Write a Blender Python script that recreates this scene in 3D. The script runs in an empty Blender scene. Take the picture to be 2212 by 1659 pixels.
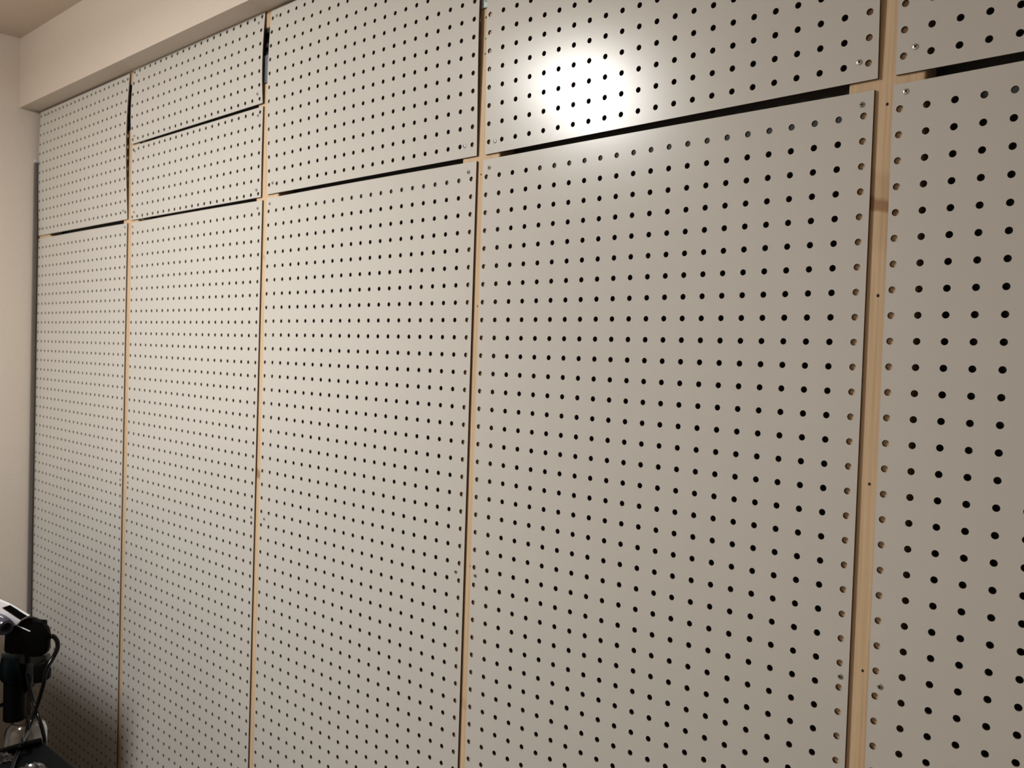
import bpy, bmesh, math, random
from mathutils import Vector, Matrix

random.seed(7)
C = bpy.context.scene.collection
PI = math.pi
S = 0.03                      # hole pitch of the boards, metres
Z0 = 1.789                    # height of the top hole row of the tall boards
TH = 0.0034                    # board thickness

def W(xp, zp, y=0.0):
    """point on the pegboard wall from hole pitches to metres"""
    return Vector((xp * S, y, Z0 + zp * S))

# ------------------------------------------------------------------ materials
def new_mat(name):
    m = bpy.data.materials.new(name); m.use_nodes = True
    nt = m.node_tree
    return m, nt, nt.nodes['Principled BSDF']

def lin(c):
    return tuple(((v / 255) / 12.92 if v / 255 <= 0.04045 else ((v / 255 + 0.055) / 1.055) ** 2.4) for v in c) + (1,)

def simple(name, col, rough=0.5, metal=0.0, noise=0.0, nscale=60, bump=0.0, **kw):
    m, nt, b = new_mat(name)
    b.inputs['Base Color'].default_value = col
    b.inputs['Roughness'].default_value = rough
    b.inputs['Metallic'].default_value = metal
    for k, v in kw.items():
        b.inputs[k.replace('_', ' ')].default_value = v
    if noise or bump:
        tc = nt.nodes.new('ShaderNodeTexCoord')
        n = nt.nodes.new('ShaderNodeTexNoise'); n.inputs['Scale'].default_value = nscale; n.inputs['Detail'].default_value = 4
        nt.links.new(tc.outputs['Object'], n.inputs['Vector'])
        if noise:
            r = nt.nodes.new('ShaderNodeValToRGB')
            r.color_ramp.elements[0].color = tuple(v * (1 - noise) for v in col[:3]) + (1,)
            r.color_ramp.elements[1].color = tuple(min(1, v * (1 + noise)) for v in col[:3]) + (1,)
            nt.links.new(n.outputs['Fac'], r.inputs['Fac']); nt.links.new(r.outputs['Color'], b.inputs['Base Color'])
        if bump:
            bp = nt.nodes.new('ShaderNodeBump'); bp.inputs['Strength'].default_value = bump; bp.inputs['Distance'].default_value = 0.002
            nt.links.new(n.outputs['Fac'], bp.inputs['Height']); nt.links.new(bp.outputs['Normal'], b.inputs['Normal'])
    return m

BOARD = simple('white painted board', (0.60, 0.585, 0.55, 1), rough=0.235, noise=0.02, nscale=9)
b_ = BOARD.node_tree.nodes['Principled BSDF']; b_.inputs['Specular IOR Level'].default_value = 0.36
BROWN = simple('brown fibreboard', (0.085, 0.045, 0.025, 1), rough=0.8, noise=0.35, nscale=400)
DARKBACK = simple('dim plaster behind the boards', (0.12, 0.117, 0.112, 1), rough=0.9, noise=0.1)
PAPER = simple('cream vinyl wallpaper', (0.68, 0.60, 0.52, 1), rough=0.85, noise=0.04, nscale=160, bump=0.35)
CEILM = simple('cream ceiling paper', (0.70, 0.60, 0.51, 1), rough=0.9, noise=0.04, nscale=160, bump=0.3)
FLOORM = simple('brown floor', (0.10, 0.062, 0.04, 1), rough=0.5, noise=0.2, nscale=12)
STEEL = simple('zinc screw steel', (0.72, 0.72, 0.70, 1), rough=0.28, metal=1.0)
DULL = simple('dull painted screw', (0.33, 0.33, 0.30, 1), rough=0.5, metal=0.3)
BLACK = simple('black recess', (0.006, 0.006, 0.006, 1), rough=0.7)
PIT = simple('dark pit in wood', (0.03, 0.015, 0.008, 1), rough=0.9)
GREYSTEEL = simple('grey steel sleeve', (0.20, 0.215, 0.25, 1), rough=0.45, metal=0.3, noise=0.08)
DARKSTEEL = simple('dark steel sleeve', (0.02, 0.02, 0.02, 1), rough=0.45, metal=0.3)
PALESTEEL = simple('pale bluish white sleeve', (0.62, 0.72, 0.76, 1), rough=0.4, noise=0.03)
JACKBLACK = simple('black jack plastic', (0.010, 0.010, 0.010, 1), rough=0.6)
GLOSSDARK = simple('dark glossy strip', (0.13, 0.115, 0.105, 1), rough=0.14)
END_GLINT = simple('pale end highlight', (0.55, 0.55, 0.58, 1), rough=0.3)  # pale colour standing in for the highlight at the corner strip's top
DEV_BLACK = simple('matt black plastic', (0.0008, 0.0009, 0.001, 1), rough=0.5, Specular_IOR_Level=0.06)
DEV_GLOSS = simple('gloss black plastic', (0.001, 0.0013, 0.0015, 1), rough=0.2, Specular_IOR_Level=0.2)
DEV_TEAL = simple('dark teal plastic', (0.001, 0.003, 0.004, 1), rough=0.3, Specular_IOR_Level=0.12)
DEV_SMOKE = simple('smoky grey plastic', (0.012, 0.015, 0.017, 1), rough=0.3, Specular_IOR_Level=0.3)
SILVER = simple('bright silver plate', (0.88, 0.88, 0.92, 1), rough=0.28, metal=0.35)
DIAL = simple('dark violet grey plastic', (0.045, 0.042, 0.065, 1), rough=0.22)
DESKM = simple('black desk laminate', (0.001, 0.0016, 0.0022, 1), rough=0.55, noise=0.2, nscale=40, Specular_IOR_Level=0.06)

def clear(name, tint, rough):
    m, nt, b = new_mat(name)
    b.inputs['Base Color'].default_value = tint
    b.inputs['Roughness'].default_value = rough
    b.inputs['Transmission Weight'].default_value = 1.0
    b.inputs['IOR'].default_value = 1.45
    return m
CLEAR = clear('clear plastic', (0.93, 0.94, 0.95, 1), 0.03)
WRAP = clear('clear wrap', (0.95, 0.96, 0.97, 1), 0.08)

def wood(name, knots=(), tone=1.0):
    """pale pine, grain along z; knots = (z, half height, strength) bands in object space"""
    m, nt, b = new_mat(name)
    L = nt.links.new
    tc = nt.nodes.new('ShaderNodeTexCoord')
    mp = nt.nodes.new('ShaderNodeMapping'); mp.inputs['Scale'].default_value = (90, 90, 2.2)
    n = nt.nodes.new('ShaderNodeTexNoise'); n.inputs['Scale'].default_value = 2.0; n.inputs['Detail'].default_value = 5
    L(tc.outputs['Object'], mp.inputs['Vector']); L(mp.outputs['Vector'], n.inputs['Vector'])
    r = nt.nodes.new('ShaderNodeValToRGB')
    r.color_ramp.elements[0].position = 0.32; r.color_ramp.elements[1].position = 0.68
    r.color_ramp.elements[0].color = (0.58 * tone, 0.405 * tone, 0.24 * tone, 1)
    r.color_ramp.elements[1].color = (0.74 * tone, 0.56 * tone, 0.37 * tone, 1)
    L(n.outputs['Fac'], r.inputs['Fac'])
    col = r.outputs['Color']
    for (kz, kh, ks) in knots:
        sep = nt.nodes.new('ShaderNodeSeparateXYZ'); L(tc.outputs['Object'], sep.inputs[0])
        n2 = nt.nodes.new('ShaderNodeTexNoise'); n2.inputs['Scale'].default_value = 30
        L(tc.outputs['Object'], n2.inputs['Vector'])
        a = nt.nodes.new('ShaderNodeMath'); a.operation = 'MULTIPLY_ADD'; a.inputs[1].default_value = 0.014; a.inputs[2].default_value = -0.007
        L(n2.outputs['Fac'], a.inputs[0])
        sl = nt.nodes.new('ShaderNodeMath'); sl.operation = 'MULTIPLY_ADD'; sl.inputs[1].default_value = 0.35   # slanting band
        L(sep.outputs['X'], sl.inputs[0]); L(a.outputs[0], sl.inputs[2])
        s1 = nt.nodes.new('ShaderNodeMath'); s1.operation = 'ADD'; L(sep.outputs['Z'], s1.inputs[0]); L(sl.outputs[0], s1.inputs[1])
        s2 = nt.nodes.new('ShaderNodeMath'); s2.operation = 'SUBTRACT'; L(s1.outputs[0], s2.inputs[0]); s2.inputs[1].default_value = kz
        s3 = nt.nodes.new('ShaderNodeMath'); s3.operation = 'ABSOLUTE'; L(s2.outputs[0], s3.inputs[0])
        mr = nt.nodes.new('ShaderNodeMapRange'); mr.interpolation_type = 'SMOOTHSTEP'
        mr.inputs['From Min'].default_value = kh * 0.5; mr.inputs['From Max'].default_value = kh * 1.2
        mr.inputs['To Min'].default_value = ks; mr.inputs['To Max'].default_value = 0
        L(s3.outputs[0], mr.inputs['Value'])
        mx = nt.nodes.new('ShaderNodeMixRGB'); L(mr.outputs[0], mx.inputs['Fac']); L(col, mx.inputs['Color1'])
        mx.inputs['Color2'].default_value = (0.27, 0.125, 0.045, 1)
        col = mx.outputs['Color']
    L(col, b.inputs['Base Color'])
    b.inputs['Roughness'].default_value = 0.7
    return m

# ------------------------------------------------------------------ helpers
def link(name, me, mats, parent=None, loc=None, rot=None):
    o = bpy.data.objects.new(name, me)
    for m in (mats if isinstance(mats, (list, tuple)) else [mats]):
        if me is not None: me.materials.append(m)
    C.objects.link(o)
    if parent: o.parent = parent
    if loc is not None: o.location = loc
    if rot is not None: o.rotation_euler = rot
    return o

def obj(name, bm, mats, parent=None, loc=None, rot=None, smooth=None):
    me = bpy.data.meshes.new(name)
    bmesh.ops.recalc_face_normals(bm, faces=bm.faces)
    bm.to_mesh(me); bm.free()
    if smooth is not None:
        for p in me.polygons: p.use_smooth = True
        me.set_sharp_from_angle(angle=math.radians(smooth))
    return link(name, me, mats, parent, loc, rot)

def tag(o, label, cat, group=None):
    o['label'] = label; o['category'] = cat
    if group: o['group'] = group
    return o

def struct(name, bm, mat):
    o = obj(name, bm, mat); o['kind'] = 'structure'
    return o

def empty(name, loc=(0, 0, 0), rotz=0):
    o = bpy.data.objects.new(name, None); o.empty_display_size = 0.05
    C.objects.link(o); o.location = loc; o.rotation_euler = (0, 0, rotz)
    return o

def box(bm, lo, hi, bevel=0.0, seg=2, mat=0):
    vs = [bm.verts.new((x, y, z)) for x in (lo[0], hi[0]) for y in (lo[1], hi[1]) for z in (lo[2], hi[2])]
    fs = []
    for q in ((0, 1, 3, 2), (4, 6, 7, 5), (0, 4, 5, 1), (2, 3, 7, 6), (0, 2, 6, 4), (1, 5, 7, 3)):
        f = bm.faces.new([vs[i] for i in q]); f.material_index = mat; fs.append(f)
    if bevel:
        es = list({e for f in fs for e in f.edges})
        bmesh.ops.bevel(bm, geom=es, offset=bevel, segments=seg, affect='EDGES', profile=0.5)
    return bm

def lathe(bm, profile, centre=(0, 0, 0), axis=(0, 0, 1), n=32, mat=0):
    """profile: list of (radius, height along axis)"""
    ax = Vector(axis).normalized()
    t = Vector((1, 0, 0)) if abs(ax.x) < 0.9 else Vector((0, 1, 0))
    u = ax.cross(t).normalized(); v = ax.cross(u)
    c = Vector(centre); rings = []
    for r, h in profile:
        if r < 1e-6:
            rings.append([bm.verts.new(c + ax * h)])
        else:
            rings.append([bm.verts.new(c + ax * h + (u * math.cos(2 * PI * i / n) + v * math.sin(2 * PI * i / n)) * r) for i in range(n)])
    for a, b in zip(rings, rings[1:]):
        for i in range(n):
            j = (i + 1) % n
            if len(a) == 1 and len(b) == 1: continue
            if len(a) == 1: f = bm.faces.new((a[0], b[i], b[j]))
            elif len(b) == 1: f = bm.faces.new((a[i], b[0], a[j]))
            else: f = bm.faces.new((a[i], b[i], b[j], a[j]))
            f.material_index = mat
    return bm

def smooth_path(pts, sub=8):
    """Catmull-Rom through the points"""
    P = [Vector(p) for p in pts]; P = [P[0] * 2 - P[1]] + P + [P[-1] * 2 - P[-2]]
    out = []
    for i in range(1, len(P) - 2):
        p0, p1, p2, p3 = P[i - 1:i + 3]
        for k in range(sub):
            t = k / sub
            out.append(0.5 * ((2 * p1) + (p2 - p0) * t + (2 * p0 - 5 * p1 + 4 * p2 - p3) * t * t + (3 * p1 - p0 - 3 * p2 + p3) * t ** 3))
    out.append(P[-2]); return out

def tube(bm, pts, r, n=14, sub=8):
    path = smooth_path(pts, sub)
    rr = r if callable(r) else (lambda t: r)
    up = Vector((0.31, 0.2, 0.93)); rings = []
    for i, p in enumerate(path):
        d = (path[min(i + 1, len(path) - 1)] - path[max(i - 1, 0)]).normalized()
        u = d.cross(up).normalized(); up = u.cross(d).normalized()
        q = rr(i / (len(path) - 1))
        rings.append([bm.verts.new(p + (u * math.cos(2 * PI * k / n) + up * math.sin(2 * PI * k / n)) * q) for k in range(n)])
    for a, b in zip(rings, rings[1:]):
        for k in range(n):
            bm.faces.new((a[k], a[(k + 1) % n], b[(k + 1) % n], b[k]))
    bm.faces.new(rings[0]); bm.faces.new(rings[-1][::-1])
    return bm

# ------------------------------------------------------------------ camera
right = Vector((0.735006, 0.677300, 0.032103)); upv = Vector((-0.043687, 0.000056, 0.999045)); fwd = Vector((-0.676652, 0.735707, -0.029630))
cam_loc = Vector((1.048772, -1.060301, 1.486943))
FPX = 1906.820
cd = bpy.data.cameras.new('camera'); cd.sensor_fit = 'HORIZONTAL'; cd.sensor_width = 36
cd.lens = FPX / 2212 * 36; cd.clip_start = 0.02
cd.dof.use_dof = True; cd.dof.focus_distance = 1.15; cd.dof.aperture_fstop = 11.5
cam = bpy.data.objects.new('camera', cd); C.objects.link(cam)
M = Matrix((right, upv, -fwd)).transposed().to_4x4(); M.translation = cam_loc
cam.matrix_world = M
bpy.context.scene.camera = cam

# ------------------------------------------------------------------ the room
LX, LY, LZ = (-0.84, -1.35, 2.337)
BLOCKER_H = 1.12
XL, XR, YB, YF = -68.0 * S, 1.62, 0.050, -2.62
ZC, ZBEAM = Z0 + 22.0 * S, Z0 + 14.72 * S
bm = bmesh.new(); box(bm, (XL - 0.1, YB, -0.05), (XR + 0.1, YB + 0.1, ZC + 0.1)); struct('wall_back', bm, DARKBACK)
bm = bmesh.new(); box(bm, (XL - 0.1, YF - 0.1, -0.05), (XL, YB, ZC + 0.1)); struct('wall_left', bm, PAPER)
bm = bmesh.new(); box(bm, (XR, YF - 0.1, -0.05), (XR + 0.1, YB, ZC + 0.1)); struct('wall_right', bm, PAPER)
bm = bmesh.new(); box(bm, (XL, YF - 0.1, -0.05), (XR, YF, ZC + 0.1)); struct('wall_front', bm, PAPER)
bm = bmesh.new(); box(bm, (XL, YF, ZC), (XR, YB, ZC + 0.1)); struct('ceiling', bm, CEILM)
bm = bmesh.new(); box(bm, (XL, YF, -0.1), (XR, YB, 0.0)); struct('floor', bm, FLOORM)
bm = bmesh.new(); box(bm, (XL, -1.88 * S, ZBEAM), (XR, YB, ZC), bevel=0.0); struct('trim_1', bm, PAPER)   # boxed-in beam along the top

# ------------------------------------------------------------------ pegboards
R_HOLE = 0.0041
def board_mesh(name, cols, rows, ml, mr, mt, mb, bow=None, n=20):
    """local frame: x right from the first column, z up from the TOP hole row, y=0 the front face. Margins and bow in pitches / metres"""
    xs = [-ml] + [i + 0.5 for i in range(cols - 1)] + [cols - 1 + mr]
    zs = [mt] + [-(i + 0.5) for i in range(rows - 1)] + [-(rows - 1) - mb]
    V = []; F = []; MI = []; cache = {}
    def off(x, z):
        return -bow(x, z) if bow else 0.0
    def vert(x, z, back):
        k = (round(x * 4000), round(z * 4000), back)
        if k not in cache:
            cache[k] = len(V); V.append((x * S, off(x, z) + (TH if back else 0.0), z * S))
        return cache[k]
    rp = R_HOLE / S; q = n // 4
    for r in range(rows):
        for c in range(cols):
            x0, x1, zt, zb = xs[c], xs[c + 1], zs[r], zs[r + 1]
            cx, cz = c, -r
            ring = [(cx + rp * math.cos(2 * PI * i / n), cz + rp * math.sin(2 * PI * i / n)) for i in range(n)]
            mids = [(x1, cz), (cx, zt), (x0, cz), (cx, zb)]
            cors = [(x1, zt), (x0, zt), (x0, zb), (x1, zb)]
            for back in (0, 1):
                for k in range(4):
                    a = mids[k]; co = cors[k]; b = mids[(k + 1) % 4]
                    arc = [ring[(k * q + i) % n] for i in range(q + 1)][::-1]
                    poly = [vert(*p, back) for p in [a, co, b] + arc]
                    if back == 0: poly = poly      # winding seen from -y
                    else: poly = poly[::-1]
                    F.append(poly); MI.append(0 if not back else 1)
            for i in range(n):
                p, s = ring[i], ring[(i + 1) % n]
                F.append([vert(*p, 0), vert(*s, 0), vert(*s, 1), vert(*p, 1)]); MI.append(1)
    # rim
    per = []
    for c in range(cols): per += [(xs[c], zs[0]), (c, zs[0])]
    for r in range(rows): per += [(xs[-1], zs[r]), (xs[-1], -r)]
    for c in range(cols - 1, -1, -1): per += [(xs[c + 1], zs[-1]), (c, zs[-1])]
    for r in range(rows - 1, -1, -1): per += [(xs[0], zs[r + 1]), (xs[0], -r)]
    for i in range(len(per)):
        p, s = per[i], per[(i + 1) % len(per)]
        F.append([vert(*p, 0), vert(*p, 1), vert(*s, 1), vert(*s, 0)]); MI.append(1)
    me = bpy.data.meshes.new(name); me.from_pydata(V, [], F)
    me.materials.append(BOARD); me.materials.append(BROWN)
    me.polygons.foreach_set('material_index', MI)
    bm = bmesh.new(); bm.from_mesh(me); bmesh.ops.recalc_face_normals(bm, faces=bm.faces); bm.to_mesh(me); bm.free()
    for p in me.polygons: p.use_smooth = True
    me.set_sharp_from_angle(angle=math.radians(25))
    me.update()
    return me

def screw_mesh(name, dull):
    bm = bmesh.new()
    R = 0.0034
    lathe(bm, [(R, -0.0004), (R, 0.0002), (R * 0.93, 0.0006), (R * 0.7, 0.0009), (0, 0.0011)], axis=(0, -1, 0), n=24)
    for a in (PI / 5, PI / 5 + PI / 2):       # cross recess
        d = Vector((math.cos(a), 0, math.sin(a))); e = Vector((-math.sin(a), 0, math.cos(a)))
        vs = [bm.verts.new(d * (s * R * 0.62) + e * (t * R * 0.17) + Vector((0, -0.00125, 0))) for s, t in ((-1, -1), (1, -1), (1, 1), (-1, 1))]
        f = bm.faces.new(vs); f.material_index = 1
    me = bpy.data.meshes.new(name); bm.to_mesh(me); bm.free()
    me.materials.append(DULL if dull else STEEL); me.materials.append(BLACK)
    for p in me.polygons: p.use_smooth = True
    return me
SCREW_B, SCREW_D = screw_mesh('screw', False), screw_mesh('dull_screw', True)

def add_screws(o, x0, ztop, bow, spots, dull=()):
    for k, (x, z) in enumerate(spots):
        s = bpy.data.objects.new('screw', SCREW_D if k in dull else SCREW_B); C.objects.link(s); s.parent = o
        lx, lz = x - x0, z - ztop
        s.location = (lx * S, -(bow(lx, lz) if bow else 0) - 0.0003, lz * S)
        s.rotation_euler = (0, k * 0.7, 0)

def tall_bow(x, z):
    """the free top edge bellies out a little between the posts"""
    return 0.0031 * math.sin(PI * min(1, max(0, x / 21))) * max(0, (z + 8) / 9) ** 2
tall = board_mesh('pegboard', 22, 60, 0.27, 0.38, 0.965, 0.63, tall_bow)
TALL = [  # x, z, roll, label, screws, dull screws
    ((-67.0835, 0.0881, -0.00078), 'tall white pegboard in the corner, beside the dark glossy strip and cream wall', [(-46.13, 0.74), (-67.1, 0.76), (-46.1, -22.4), (-67.1, -22.4)], (0, 1, 2, 3)),
    ((-44.4783, 0.0309, -0.00331), 'tall white pegboard directly below the two short strips split by a slanting gap', [(-23.67, 0.46), (-44.51, 0.61), (-44.4, -22.49), (-23.5, -22.51)], (0, 1, 2, 3)),
    ((-22.1998, 0.0295, -0.00086), 'tall white pegboard between the small-knot post and the post left of the lamp reflection', [(-22.06, 0.58), (-1.44, 0.45), (-21.79, -22.46), (-1.47, -22.5)], (0, 1, 2, 3)),
    ((0.0, 0.0, 0.0), 'tall white pegboard directly below the bright lamp reflection, filling the middle of the wall', [(0.21, 0.48), (20.91, 0.46), (0.1, -22.44), (21.04, -22.54)], (0, 1, 2, 3)),
    ((22.3900, 0.0527, 0.00235), 'tall white pegboard right of the wide knotty post, cut off by the photo edge', [(22.6, 0.68), (22.57, -22.52)], (1,)),
]
for (x, z, ro), lab, sc, dull in TALL:
    o = bpy.data.objects.new('pegboard', tall); C.objects.link(o)
    o.location = W(x, z); o.rotation_euler = (0, -ro, 0)
    tag(o, lab, 'pegboard', 'tall pegboards of the lower row')
    add_screws(o, x, z, tall_bow, sc, dull)

def bow_fn(al, ar, hgt, power=1.3, cols=22, mt=0.6, base=(0, 0)):
    """gentle outward bulge (pitches) where the board rides over the post sleeves"""
    def f(x, z):
        s = min(1, max(0, (z + hgt - mt) / hgt))     # 0 at bottom edge, 1 at the top edge
        t = min(1, max(0, x / (cols - 1)))
        return ((al * (1 - t) + ar * t) * math.sin(PI * s ** power) + base[0] * (1 - s)) * S
    return f
SHORT = [  # x0, z of bottom hole row, roll, rows, top margin, bow(left,right), base, label, screws, dull
    (-67.07, 2.07, 0.0000, 13, 0.46, (0.10, 0.24), 0.0, 'short white pegboard under the beam in the corner, touching the cream side wall', [(-65.45, 14.0), (-46.61, 13.93), (-66.49, 2.1), (-46.48, 2.24)], (0, 1, 2, 3), 1.15),
    (-44.66, 8.41, 0.0000, 7, 0.25, (0.17, 0.13), 0.05, 'low white pegboard strip under the beam, upper of the pair split by a slanting gap', [(-44.17, 14.05), (-24.04, 14.03), (-23.91, 8.8), (-44.3, 8.69)], (0, 1, 2, 3), 0.9),
    (-44.66, 1.51, -0.0025, 7, 0.36, (0.03, 0.02), 0.0, 'low white pegboard strip, lower one of the pair split by a slanting gap', [(-23.91, 7.29), (-23.89, 1.81), (-44.33, 7.34), (-44.28, 1.92)], (0, 1, 2, 3), 1.0),
    (-22.20, 1.95, 0.0000, 13, 0.58, (0.19, 0.15), 0.0, 'short white pegboard left of the lamp reflection, its slanted top meeting the beam', [(-1.81, 1.94), (-21.72, 2.05), (-21.67, 14.01)], (1, 2), 1.3),
    (0.03, 1.92, 0.0066, 13, 0.58, (0.15, 0.15), 0.0, 'short white pegboard with the bright white lamp reflection', [(20.66, 2.03), (0.51, 1.88)], (), 1.3),
    (22.47, 2.06, -0.0015, 13, 0.52, (0.13, 0.13), 0.0, 'short white pegboard right of the wide knotty post, in the upper right corner', [(22.9, 2.33)], (), 1.3),
]
for x, zb, ro, rows, mt, (al, ar), base, lab, sc, dull, pw in SHORT:
    mb = (0.36 if zb > 5 else 0.27) if rows == 7 else 0.67
    hgt = rows - 1 + mt + mb
    f = bow_fn(al, ar, hgt, pw, 22, mt, (base, base))
    me = board_mesh('short_pegboard', 22, rows, 0.27, 0.38, mt, mb, f)
    o = bpy.data.objects.new('short_pegboard', me); C.objects.link(o)
    o.location = W(x, zb + rows - 1); o.rotation_euler = (0, -ro, 0)
    tag(o, lab, 'pegboard', 'short pegboards of the upper row')
    add_screws(o, x, zb + rows - 1, f, sc, dull)

# ------------------------------------------------------------------ pine posts
YP = TH + 0.0004           # front face of the posts, just behind the boards
ZTOP = Z0 + 9.5 * S
def post(cx, label, pits=(), knots=(), top=ZTOP, tone=1.0):
    bm = bmesh.new()
    box(bm, (-0.0445, 0, 0), (0.0445, 0.038, top), bevel=0.0028, seg=3)
    for (px, pz, r) in pits:       # screw and nail pits in the front face
        x, z = (px - cx) * S, Z0 + pz * S
        vs = [bm.verts.new((x + r * math.cos(2 * PI * i / 12), -0.0001, z + r * 1.15 * math.sin(2 * PI * i / 12))) for i in range(12)]
        f = bm.faces.new(vs); f.material_index = 1
    o = obj('wooden_post', bm, [wood('pine', knots, tone), PIT], loc=(cx * S, YP, 0))
    return tag(o, label, 'wooden post', 'upright pine posts behind the pegboard joints')
post(-66.05 + 0.05, 'pine post in the corner, hidden by boards except in the gap beside the wall')
post(-45.25, 'thin bare pine post line nearest the corner, under the blackest sleeve', tone=0.95)
post(-22.65, 'bare pine post with a small knot, under the grey steel sleeve', [(-22.6, 0.29, 0.0012)], [(Z0 - 19.32 * S, 0.012, 0.7), (Z0 - 3.3 * S, 0.006, 0.25)])
post(-0.62, 'bare pine post with three dark pits near its top, left of the lamp reflection', [(-0.54, 0.21, 0.0014), (-0.51, -7.21, 0.0013), (-0.46, -22.03, 0.0011), (-0.52, 8.97, 0.0018), (-0.51, 7.79, 0.0012), (-0.51, 6.94, 0.0014)], [(Z0 - 30 * S, 0.01, 0.2)])
post(21.78, 'widest-looking bare pine post, with a brown knot band, at the right', [(21.86, 0.35, 0.0017), (21.83, -7.15, 0.0018), (21.82, -14.63, 0.0017), (21.88, -22.12, 0.0016)],
     [(Z0 - 3.55 * S, 0.009, 0.75), (Z0 - 3.0 * S, 0.022, 0.22), (Z0 - 4.6 * S, 0.03, 0.12)], top=ZBEAM - 0.001)

# post-top jacks: a steel sleeve on the post, a screw jack, and a pine pad under the beam
def jack(cx, label, mat):
    t = empty('post_jack', (cx * S, YP, ZTOP)); tag(t, label, 'jack', 'post jacks under the beam')
    z1 = 2.03 * S
    bm = bmesh.new()
    box(bm, (-0.0462, -0.0016, 0.0005), (0.0462, 0.0385, z1), bevel=0.001)
    bm2 = bmesh.new()
    obj('steel_sleeve', bm, mat, t)
    if mat is PALESTEEL:
        bm3 = bmesh.new(); lathe(bm3, [(0.0045, 0.0), (0.0045, 0.0003), (0, 0.0003)], centre=(0.004, -0.0017, 0.013), axis=(0, -1, 0), n=20)
        obj('bolt_hole', bm3, GREYSTEEL, t)
    z2 = 4.02 * S
    box(bm2, (-0.042, 0.001, z2 - 0.010), (0.042, 0.036, z2 - 0.0005), bevel=0.001)
    box(bm2, (-0.042, 0.001, z1 + 0.0005), (0.042, 0.036, z1 + 0.008), bevel=0.001)
    obj('jack_plate', bm2, JACKBLACK, t)
    bm4 = bmesh.new()
    prof = [(0.0, z1 + 0.006)]
    k = 0
    zz = z1 + 0.006
    while zz < z2 - 0.008:        # threaded spindle
        prof.append((0.0075 if k % 2 else 0.009, zz)); zz += 0.0015; k += 1
    prof.append((0.0, zz))
    lathe(bm4, prof, centre=(0, 0.019, 0), n=20); obj('jack_screw', bm4, JACKBLACK, t)
    return t
jack(-45.25, 'black post jack on the pine post nearest the corner, under the beam', DARKSTEEL)
jack(-22.65, 'post jack with a bluish grey steel sleeve, left of the slanted board top', GREYSTEEL)
jack(-0.62, 'post jack with a pale white sleeve and bolt hole, cut off by the photo top', PALESTEEL)
for cx, lab in ((-45.25, 'short pine pad wedged between the black jack and the beam, nearest the corner'),
                (-22.65, 'short pine pad wedged under the beam above the grey sleeved jack')):
    bm = bmesh.new(); box(bm, (-0.0445, 0, 0), (0.0445, 0.038, ZBEAM - ZTOP - 4.02 * S - 0.001), bevel=0.0025)
    tag(obj('wooden_pad', bm, wood('pine pad', (), 0.9), loc=(cx * S, YP, ZTOP + 4.02 * S)), lab, 'wooden block', 'pine pads under the beam')

# dark glossy strip standing in the corner
bm = bmesh.new(); box(bm, (0, -0.0105, 0), (0.012, 0, Z0 + 9.2 * S), bevel=0.0012)
t = obj('corner_strip', bm, GLOSSDARK, loc=(XL + 0.0006, -0.0012, 0.0))
tag(t, 'slim dark glossy upright strip in the corner where the pegboards meet the left wall', 'strip')
bm = bmesh.new(); box(bm, (0.0, -0.0108, Z0 + 9.2 * S), (0.0122, 0.0, Z0 + 9.5 * S), bevel=0.001); obj('end_highlight', bm, END_GLINT, t)  # pale piece in place of the highlight on the strip's upper end

# ------------------------------------------------------------------ desk and the things at its far corner
DX, DY, DZ = -0.735, -0.419, 0.72
bm = bmesh.new(); box(bm, (0, -0.62, -0.028), (1.15, 0, 0), bevel=0.005, seg=3)
desk = empty('desk', (DX, DY, DZ)); tag(desk, 'black desk, its far corner at the lower left edge of the photo', 'desk')
obj('desktop', bm, DESKM, desk)
for lx in (0.05, 1.10):
    for ly in (-0.57, -0.05):
        bm = bmesh.new(); box(bm, (lx - 0.02, ly - 0.02, -DZ + 0.0), (lx + 0.02, ly + 0.02, -0.0275), bevel=0.003)
        obj('leg', bm, DESKM, desk)

DEP = 1.85
def P(px, py, w=0.0):
    """point seen at pixel (px, py), w metres nearer than the device's own plane"""
    d = DEP - w
    return cam_loc + fwd * d + right * ((px - 1106) / FPX * d) - upv * ((py - 829.5) / FPX * d)
MPP = DEP / FPX
def ray_z(px, py, z):
    d = fwd + right * ((px - 1106) / FPX) - upv * ((py - 829.5) / FPX)
    return cam_loc + d * ((z - cam_loc.z) / d.z)
def slab(bm, poly, w0, w1, bevel=0.0, seg=3, mat=0):
    a = [bm.verts.new(P(x, y, w1)) for x, y in poly]; b = [bm.verts.new(P(x, y, w1) + fwd * (w1 - w0)) for x, y in poly]
    n = len(poly); fs = [bm.faces.new(a), bm.faces.new(b[::-1])]
    for i in range(n): fs.append(bm.faces.new((a[i], b[i], b[(i + 1) % n], a[(i + 1) % n])))
    for f in fs: f.material_index = mat
    if bevel:
        bmesh.ops.bevel(bm, geom=list({e for f in fs for e in f.edges}), offset=bevel, segments=seg, affect='EDGES', profile=0.5)
    return bm

base = P(55, 1624); base_z = base.z
# small dark stool that carries the jar, hidden behind the desk corner
st = empty('side_table', (base.x, base.y, base_z)); tag(st, 'small dark side table behind the far desk corner, carrying the clear jar', 'side table')
bm = bmesh.new(); lathe(bm, [(0, -0.02), (0.043, -0.02), (0.045, -0.017), (0.045, -0.003), (0.043, 0), (0, 0)], n=40); obj('table_top', bm, DESKM, st, smooth=40)
for k in range(3):
    a = 2 * PI * k / 3
    bm = bmesh.new(); tube(bm, [(0.028 * math.cos(a), 0.028 * math.sin(a), -0.021), (0.05 * math.cos(a), 0.05 * math.sin(a), -base_z * 0.5), (0.09 * math.cos(a), 0.09 * math.sin(a), -base_z)], 0.009); obj('leg', bm, DESKM, st)

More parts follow.
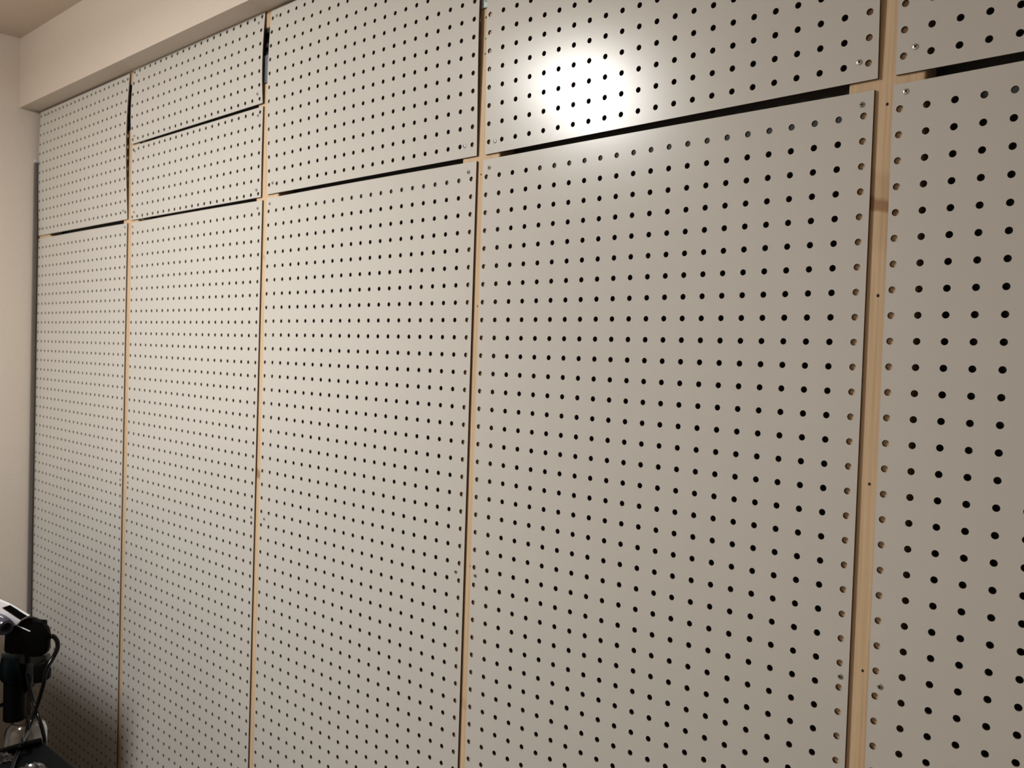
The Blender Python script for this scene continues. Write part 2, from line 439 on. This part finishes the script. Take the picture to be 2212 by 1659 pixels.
# clear jar
jh = (1624 - 1556) * MPP
bm = bmesh.new()
ro, ri = 0.040, 0.0375
lathe(bm, [(0, 0), (ro - 0.003, 0), (ro, 0.004), (ro, jh * 0.68), (ro * 0.9, jh * 0.86), (ro * 0.66, jh * 0.97), (ro * 0.66, jh), (ro * 0.6, jh), (ro * 0.6, jh * 0.95), (ri * 0.87, jh * 0.84), (ri, jh * 0.66), (ri, 0.006), (0, 0.004)], n=48)
tag(obj('plastic_jar', bm, CLEAR, loc=(base.x, base.y, base_z + 0.0005), smooth=40), 'clear plastic jar with bright glints, under the black cylinder at lower left', 'jar')

# the black gadget with its silver face
dev = empty('camera_rig', P(31, 1557)); tag(dev, 'black camera-like gadget with a tilted silver face and looping black cable, lower left', 'gadget')
def part(name, bm, mat, smooth=35, parent=None):
    o = obj(name, bm, mat, smooth=smooth)
    o.parent = parent or dev
    o.matrix_parent_inverse = Matrix.Translation((parent or dev).location).inverted() if not parent else Matrix.Identity(4)
    return o
bm = bmesh.new()
slab(bm, [(50, 1337), (60, 1335), (72, 1338), (88, 1350), (96, 1354), (100, 1362), (102, 1374), (101, 1402), (98, 1413), (86, 1419), (70, 1421), (52, 1419), (50, 1405), (24, 1416), (6, 1410), (8, 1366), (38, 1346)], 0.0, 0.02, bevel=0.006)
body = part('body', bm, DEV_BLACK)
bm = bmesh.new(); slab(bm, [(-40, 1278), (2, 1299), (20, 1307), (62, 1331), (45, 1338), (35, 1352), (-40, 1318)], 0.02, 0.028, bevel=0.0012, seg=2); face = part('silver_face', bm, SILVER)
bm = bmesh.new(); slab(bm, [(4, 1313), (20, 1307.5), (58, 1331), (44, 1339)], 0.0265, 0.0300, bevel=0.0004, seg=1); part('slot_band', bm, DEV_BLACK)
bm = bmesh.new(); tube(bm, [P(38, 1352, 0.0205), P(52, 1358, 0.0212), P(65, 1364, 0.0205)], 0.0011, n=8); part('painted_edge_highlight', bm, SILVER)  # silver rod that imitates a highlight along the body's edge
# violet-grey dial pointing right and towards the viewer
ax = (right * 0.80 - fwd * 0.55 - upv * 0.22).normalized(); c = P(13, 1356, 0.047)
bm = bmesh.new(); Rr = 0.0175
lathe(bm, [(0, -0.055), (Rr * 0.95, -0.055), (Rr, -0.050), (Rr, -0.004), (Rr * 0.9, 0.0), (Rr * 0.62, 0.001), (Rr * 0.55, -0.002), (Rr * 0.5, -0.012), (0, -0.012)], centre=c, axis=ax, n=40)
dial = part('dial', bm, DIAL)
bm = bmesh.new(); lathe(bm, [(Rr * 0.5, -0.0115), (0, -0.0112)], centre=c, axis=ax, n=32); part('dial_bore', bm, BLACK)
# smoky web between body and collar
bm = bmesh.new(); slab(bm, [(2, 1411), (51, 1404), (54, 1437), (30, 1429), (2, 1420)], -0.03, 0.018, bevel=0.002); part('smoky_web', bm, DEV_SMOKE)
bm = bmesh.new(); slab(bm, [(52, 1418), (98, 1416), (100, 1434), (72, 1437), (68, 1480), (60, 1480)], -0.012, 0.008, bevel=0.002); part('rear_bracket', bm, DEV_SMOKE)
bm = bmesh.new(); slab(bm, [(71, 1437), (100, 1428), (103, 1450), (104, 1467), (96, 1473), (84, 1477), (69, 1478)], 0.007, 0.022, bevel=0.004); part('lower_block', bm, DEV_BLACK)
# teal collar and black barrel, both upright
cz = Vector((0, 0, 1)); cb = P(31, 1557); cb.z = base_z + jh + 0.0012
bm = bmesh.new(); hb = (1557 - 1470) * MPP
lathe(bm, [(0, 0), (0.0195, 0), (0.0212, 0.002), (0.0212, hb), (0, hb)], centre=cb, axis=cz, n=40); part('barrel', bm, DEV_BLACK)
bm = bmesh.new(); hc = (1470 - 1418) * MPP
lathe(bm, [(0, hb), (0.0225, hb), (0.0262, hb + 0.006), (0.0262, hb + hc * 0.6), (0.0235, hb + hc), (0, hb + hc)], centre=cb - right * 0.003, axis=cz, n=40); part('collar', bm, DEV_TEAL)
bm = bmesh.new(); slab(bm, [(50, 1452), (64, 1470), (62, 1488), (52, 1500)], -0.02, 0.004, bevel=0.002); part('brace', bm, DEV_BLACK)
# cables
rc = 4.4 * MPP
bm = bmesh.new(); tube(bm, [P(100, 1382, 0.006), P(113, 1374, 0.004), P(123, 1384, 0.004), P(124, 1400, 0.006), P(115, 1420, 0.014), P(103, 1440, 0.026), P(97, 1456, 0.030), P(94, 1478, 0.032), P(88, 1500, 0.032), P(79, 1528, 0.034), P(66, 1562, 0.046), P(55, 1588, 0.085), ray_z(49, 1600, DZ + 0.0215), ray_z(44, 1611, DZ + 0.020), ray_z(39, 1624, DZ + 0.009), ray_z(32, 1642, DZ + 0.0062), ray_z(25, 1662, DZ + 0.0062), ray_z(12, 1700, DZ + 0.0062)], lambda t: rc * (1.12 - 0.2 * t))
part('looped_cable', bm, DEV_GLOSS, smooth=60)
bm = bmesh.new(); tube(bm, [P(58, 1455, 0.008), P(63, 1480, 0.012), P(70, 1508, 0.016), P(78, 1530, 0.026), P(86, 1556, 0.040), P(93, 1582, 0.044), P(96, 1600, 0.044), P(96, 1640, 0.044)], rc * 0.9)
part('hanging_cable', bm, DEV_GLOSS, smooth=60)
bm = bmesh.new(); tube(bm, [P(-30, 1530, -0.01), P(0, 1524, -0.004), P(16, 1516, 0.0)], rc * 0.9); part('rear_cable', bm, DEV_BLACK, smooth=60)

# thick black strap lying along the far edge of the desk
def on_desk(x, y, h): return Vector((x, y, DZ + h))
bm = bmesh.new(); tube(bm, [on_desk(DX + 0.012, DY - 0.010, 0.0068), on_desk(DX + 0.010, DY - 0.045, 0.0068), on_desk(DX + 0.012, DY - 0.11, 0.0068), on_desk(DX + 0.009, DY - 0.20, 0.0068), on_desk(DX + 0.02, DY - 0.34, 0.0068)], 0.0064)
tag(obj('cable_run', bm, DEV_BLACK, smooth=60), 'thick black cord lying along the left edge of the black desk', 'cord')

# crumpled clear wrap on the desk
def wrap(name, cx, cy, sx, sy, seed, label):
    rnd = random.Random(seed); bm = bmesh.new(); n = 13
    g = [[None] * n for _ in range(n)]
    for i in range(n):
        for j in range(n):
            u, v = i / (n - 1) - 0.5, j / (n - 1) - 0.5
            h = 0.001 + 0.011 * max(0, 1 - 3.2 * (u * u + v * v)) * rnd.uniform(0.2, 1.0) + rnd.uniform(0, 0.004)
            g[i][j] = bm.verts.new((u * sx * (1 + rnd.uniform(-.05, .05)), v * sy * (1 + rnd.uniform(-.05, .05)), h))
    for i in range(n - 1):
        for j in range(n - 1): bm.faces.new((g[i][j], g[i + 1][j], g[i + 1][j + 1], g[i][j + 1]))
    o = obj(name, bm, WRAP, loc=(cx, cy, DZ + 0.0004))
    so = o.modifiers.new('thin', 'SOLIDIFY'); so.thickness = 0.0004; so.offset = 1
    return tag(o, label, 'plastic wrap', 'crumpled clear wraps on the desk')
def desk_pt(px, py):
    d = fwd + right * ((px - 1106) / FPX) - upv * ((py - 829.5) / FPX)
    t = (DZ - cam_loc.z) / d.z
    return cam_loc + d * t
a = desk_pt(0, 1643); wrap('plastic_wrap', a.x, a.y, 0.04, 0.04, 3, 'crumpled clear wrap with glints at the very left edge of the desk')
a = desk_pt(68, 1668); wrap('plastic_wrap', a.x, a.y, 0.045, 0.045, 5, 'crumpled clear wrap right of the cable, at the photo bottom')

# unseen cupboard-shaped block, added to shade the lower left corner
blocker = empty('shade_blocker', (-1.50, -0.80, 0.0)); tag(blocker, 'dark box added out of view to shade the lower left corner', 'shade_blocker')
bm = bmesh.new(); box(bm, (-0.41, -0.26, 0.05), (0.37, 0.34, BLOCKER_H), bevel=0.004); obj('blocker_body', bm, DESKM, blocker)
for k in (0, 1):
    bm = bmesh.new(); box(bm, (-0.40 + k * 0.36, -0.279, 0.07), (-0.045 + k * 0.36, -0.2605, BLOCKER_H - 0.02), bevel=0.003); d = obj('blocker_door', bm, DESKM, blocker)
    bm = bmesh.new(); tube(bm, [(-0.07 + k * 0.055, -0.2795, 0.55), (-0.07 + k * 0.055, -0.30, 0.56), (-0.07 + k * 0.055, -0.30, 0.66), (-0.07 + k * 0.055, -0.2795, 0.67)], 0.005, n=8, sub=3); obj('blocker_handle', bm, STEEL, d)
bm = bmesh.new(); box(bm, (-0.39, -0.24, 0.0), (0.30, 0.24, 0.0495)); obj('blocker_plinth', bm, DESKM, blocker)

# ------------------------------------------------------------------ light
def area(name, loc, size, power, col, rot=(0, 0, 0), shape='DISK'):
    l = bpy.data.lights.new(name, 'AREA'); l.shape = shape; l.size = size; l.energy = power; l.color = col
    o = bpy.data.objects.new(name, l); C.objects.link(o); o.location = loc; o.rotation_euler = rot
    return o
area('ceiling_lamp_light', (-0.84, -1.35, 2.337), 0.28, 33, (1.0, 1.0, 0.975))
pl = bpy.data.lights.new('lamp_glow', 'POINT'); pl.energy = 23; pl.shadow_soft_size = 0.09; pl.color = (1.0, 0.99, 0.955)
po = bpy.data.objects.new('lamp_glow', pl); C.objects.link(po); po.location = (LX, LY, LZ - 0.0)
w = bpy.data.worlds.new('world'); bpy.context.scene.world = w; w.use_nodes = True
w.node_tree.nodes['Background'].inputs[0].default_value = (0.9, 0.8, 0.7, 1); w.node_tree.nodes['Background'].inputs[1].default_value = 0.02

sc = bpy.context.scene
sc.view_settings.view_transform = 'Standard'; sc.view_settings.look = 'None'
sc.view_settings.exposure = 0.0; sc.view_settings.gamma = 1.0
sc.cycles.use_denoising = True
sc.cycles.max_bounces = 8
sc.cycles.sample_clamp_indirect = 4
sc.cycles.caustics_refractive = False; sc.cycles.caustics_reflective = False
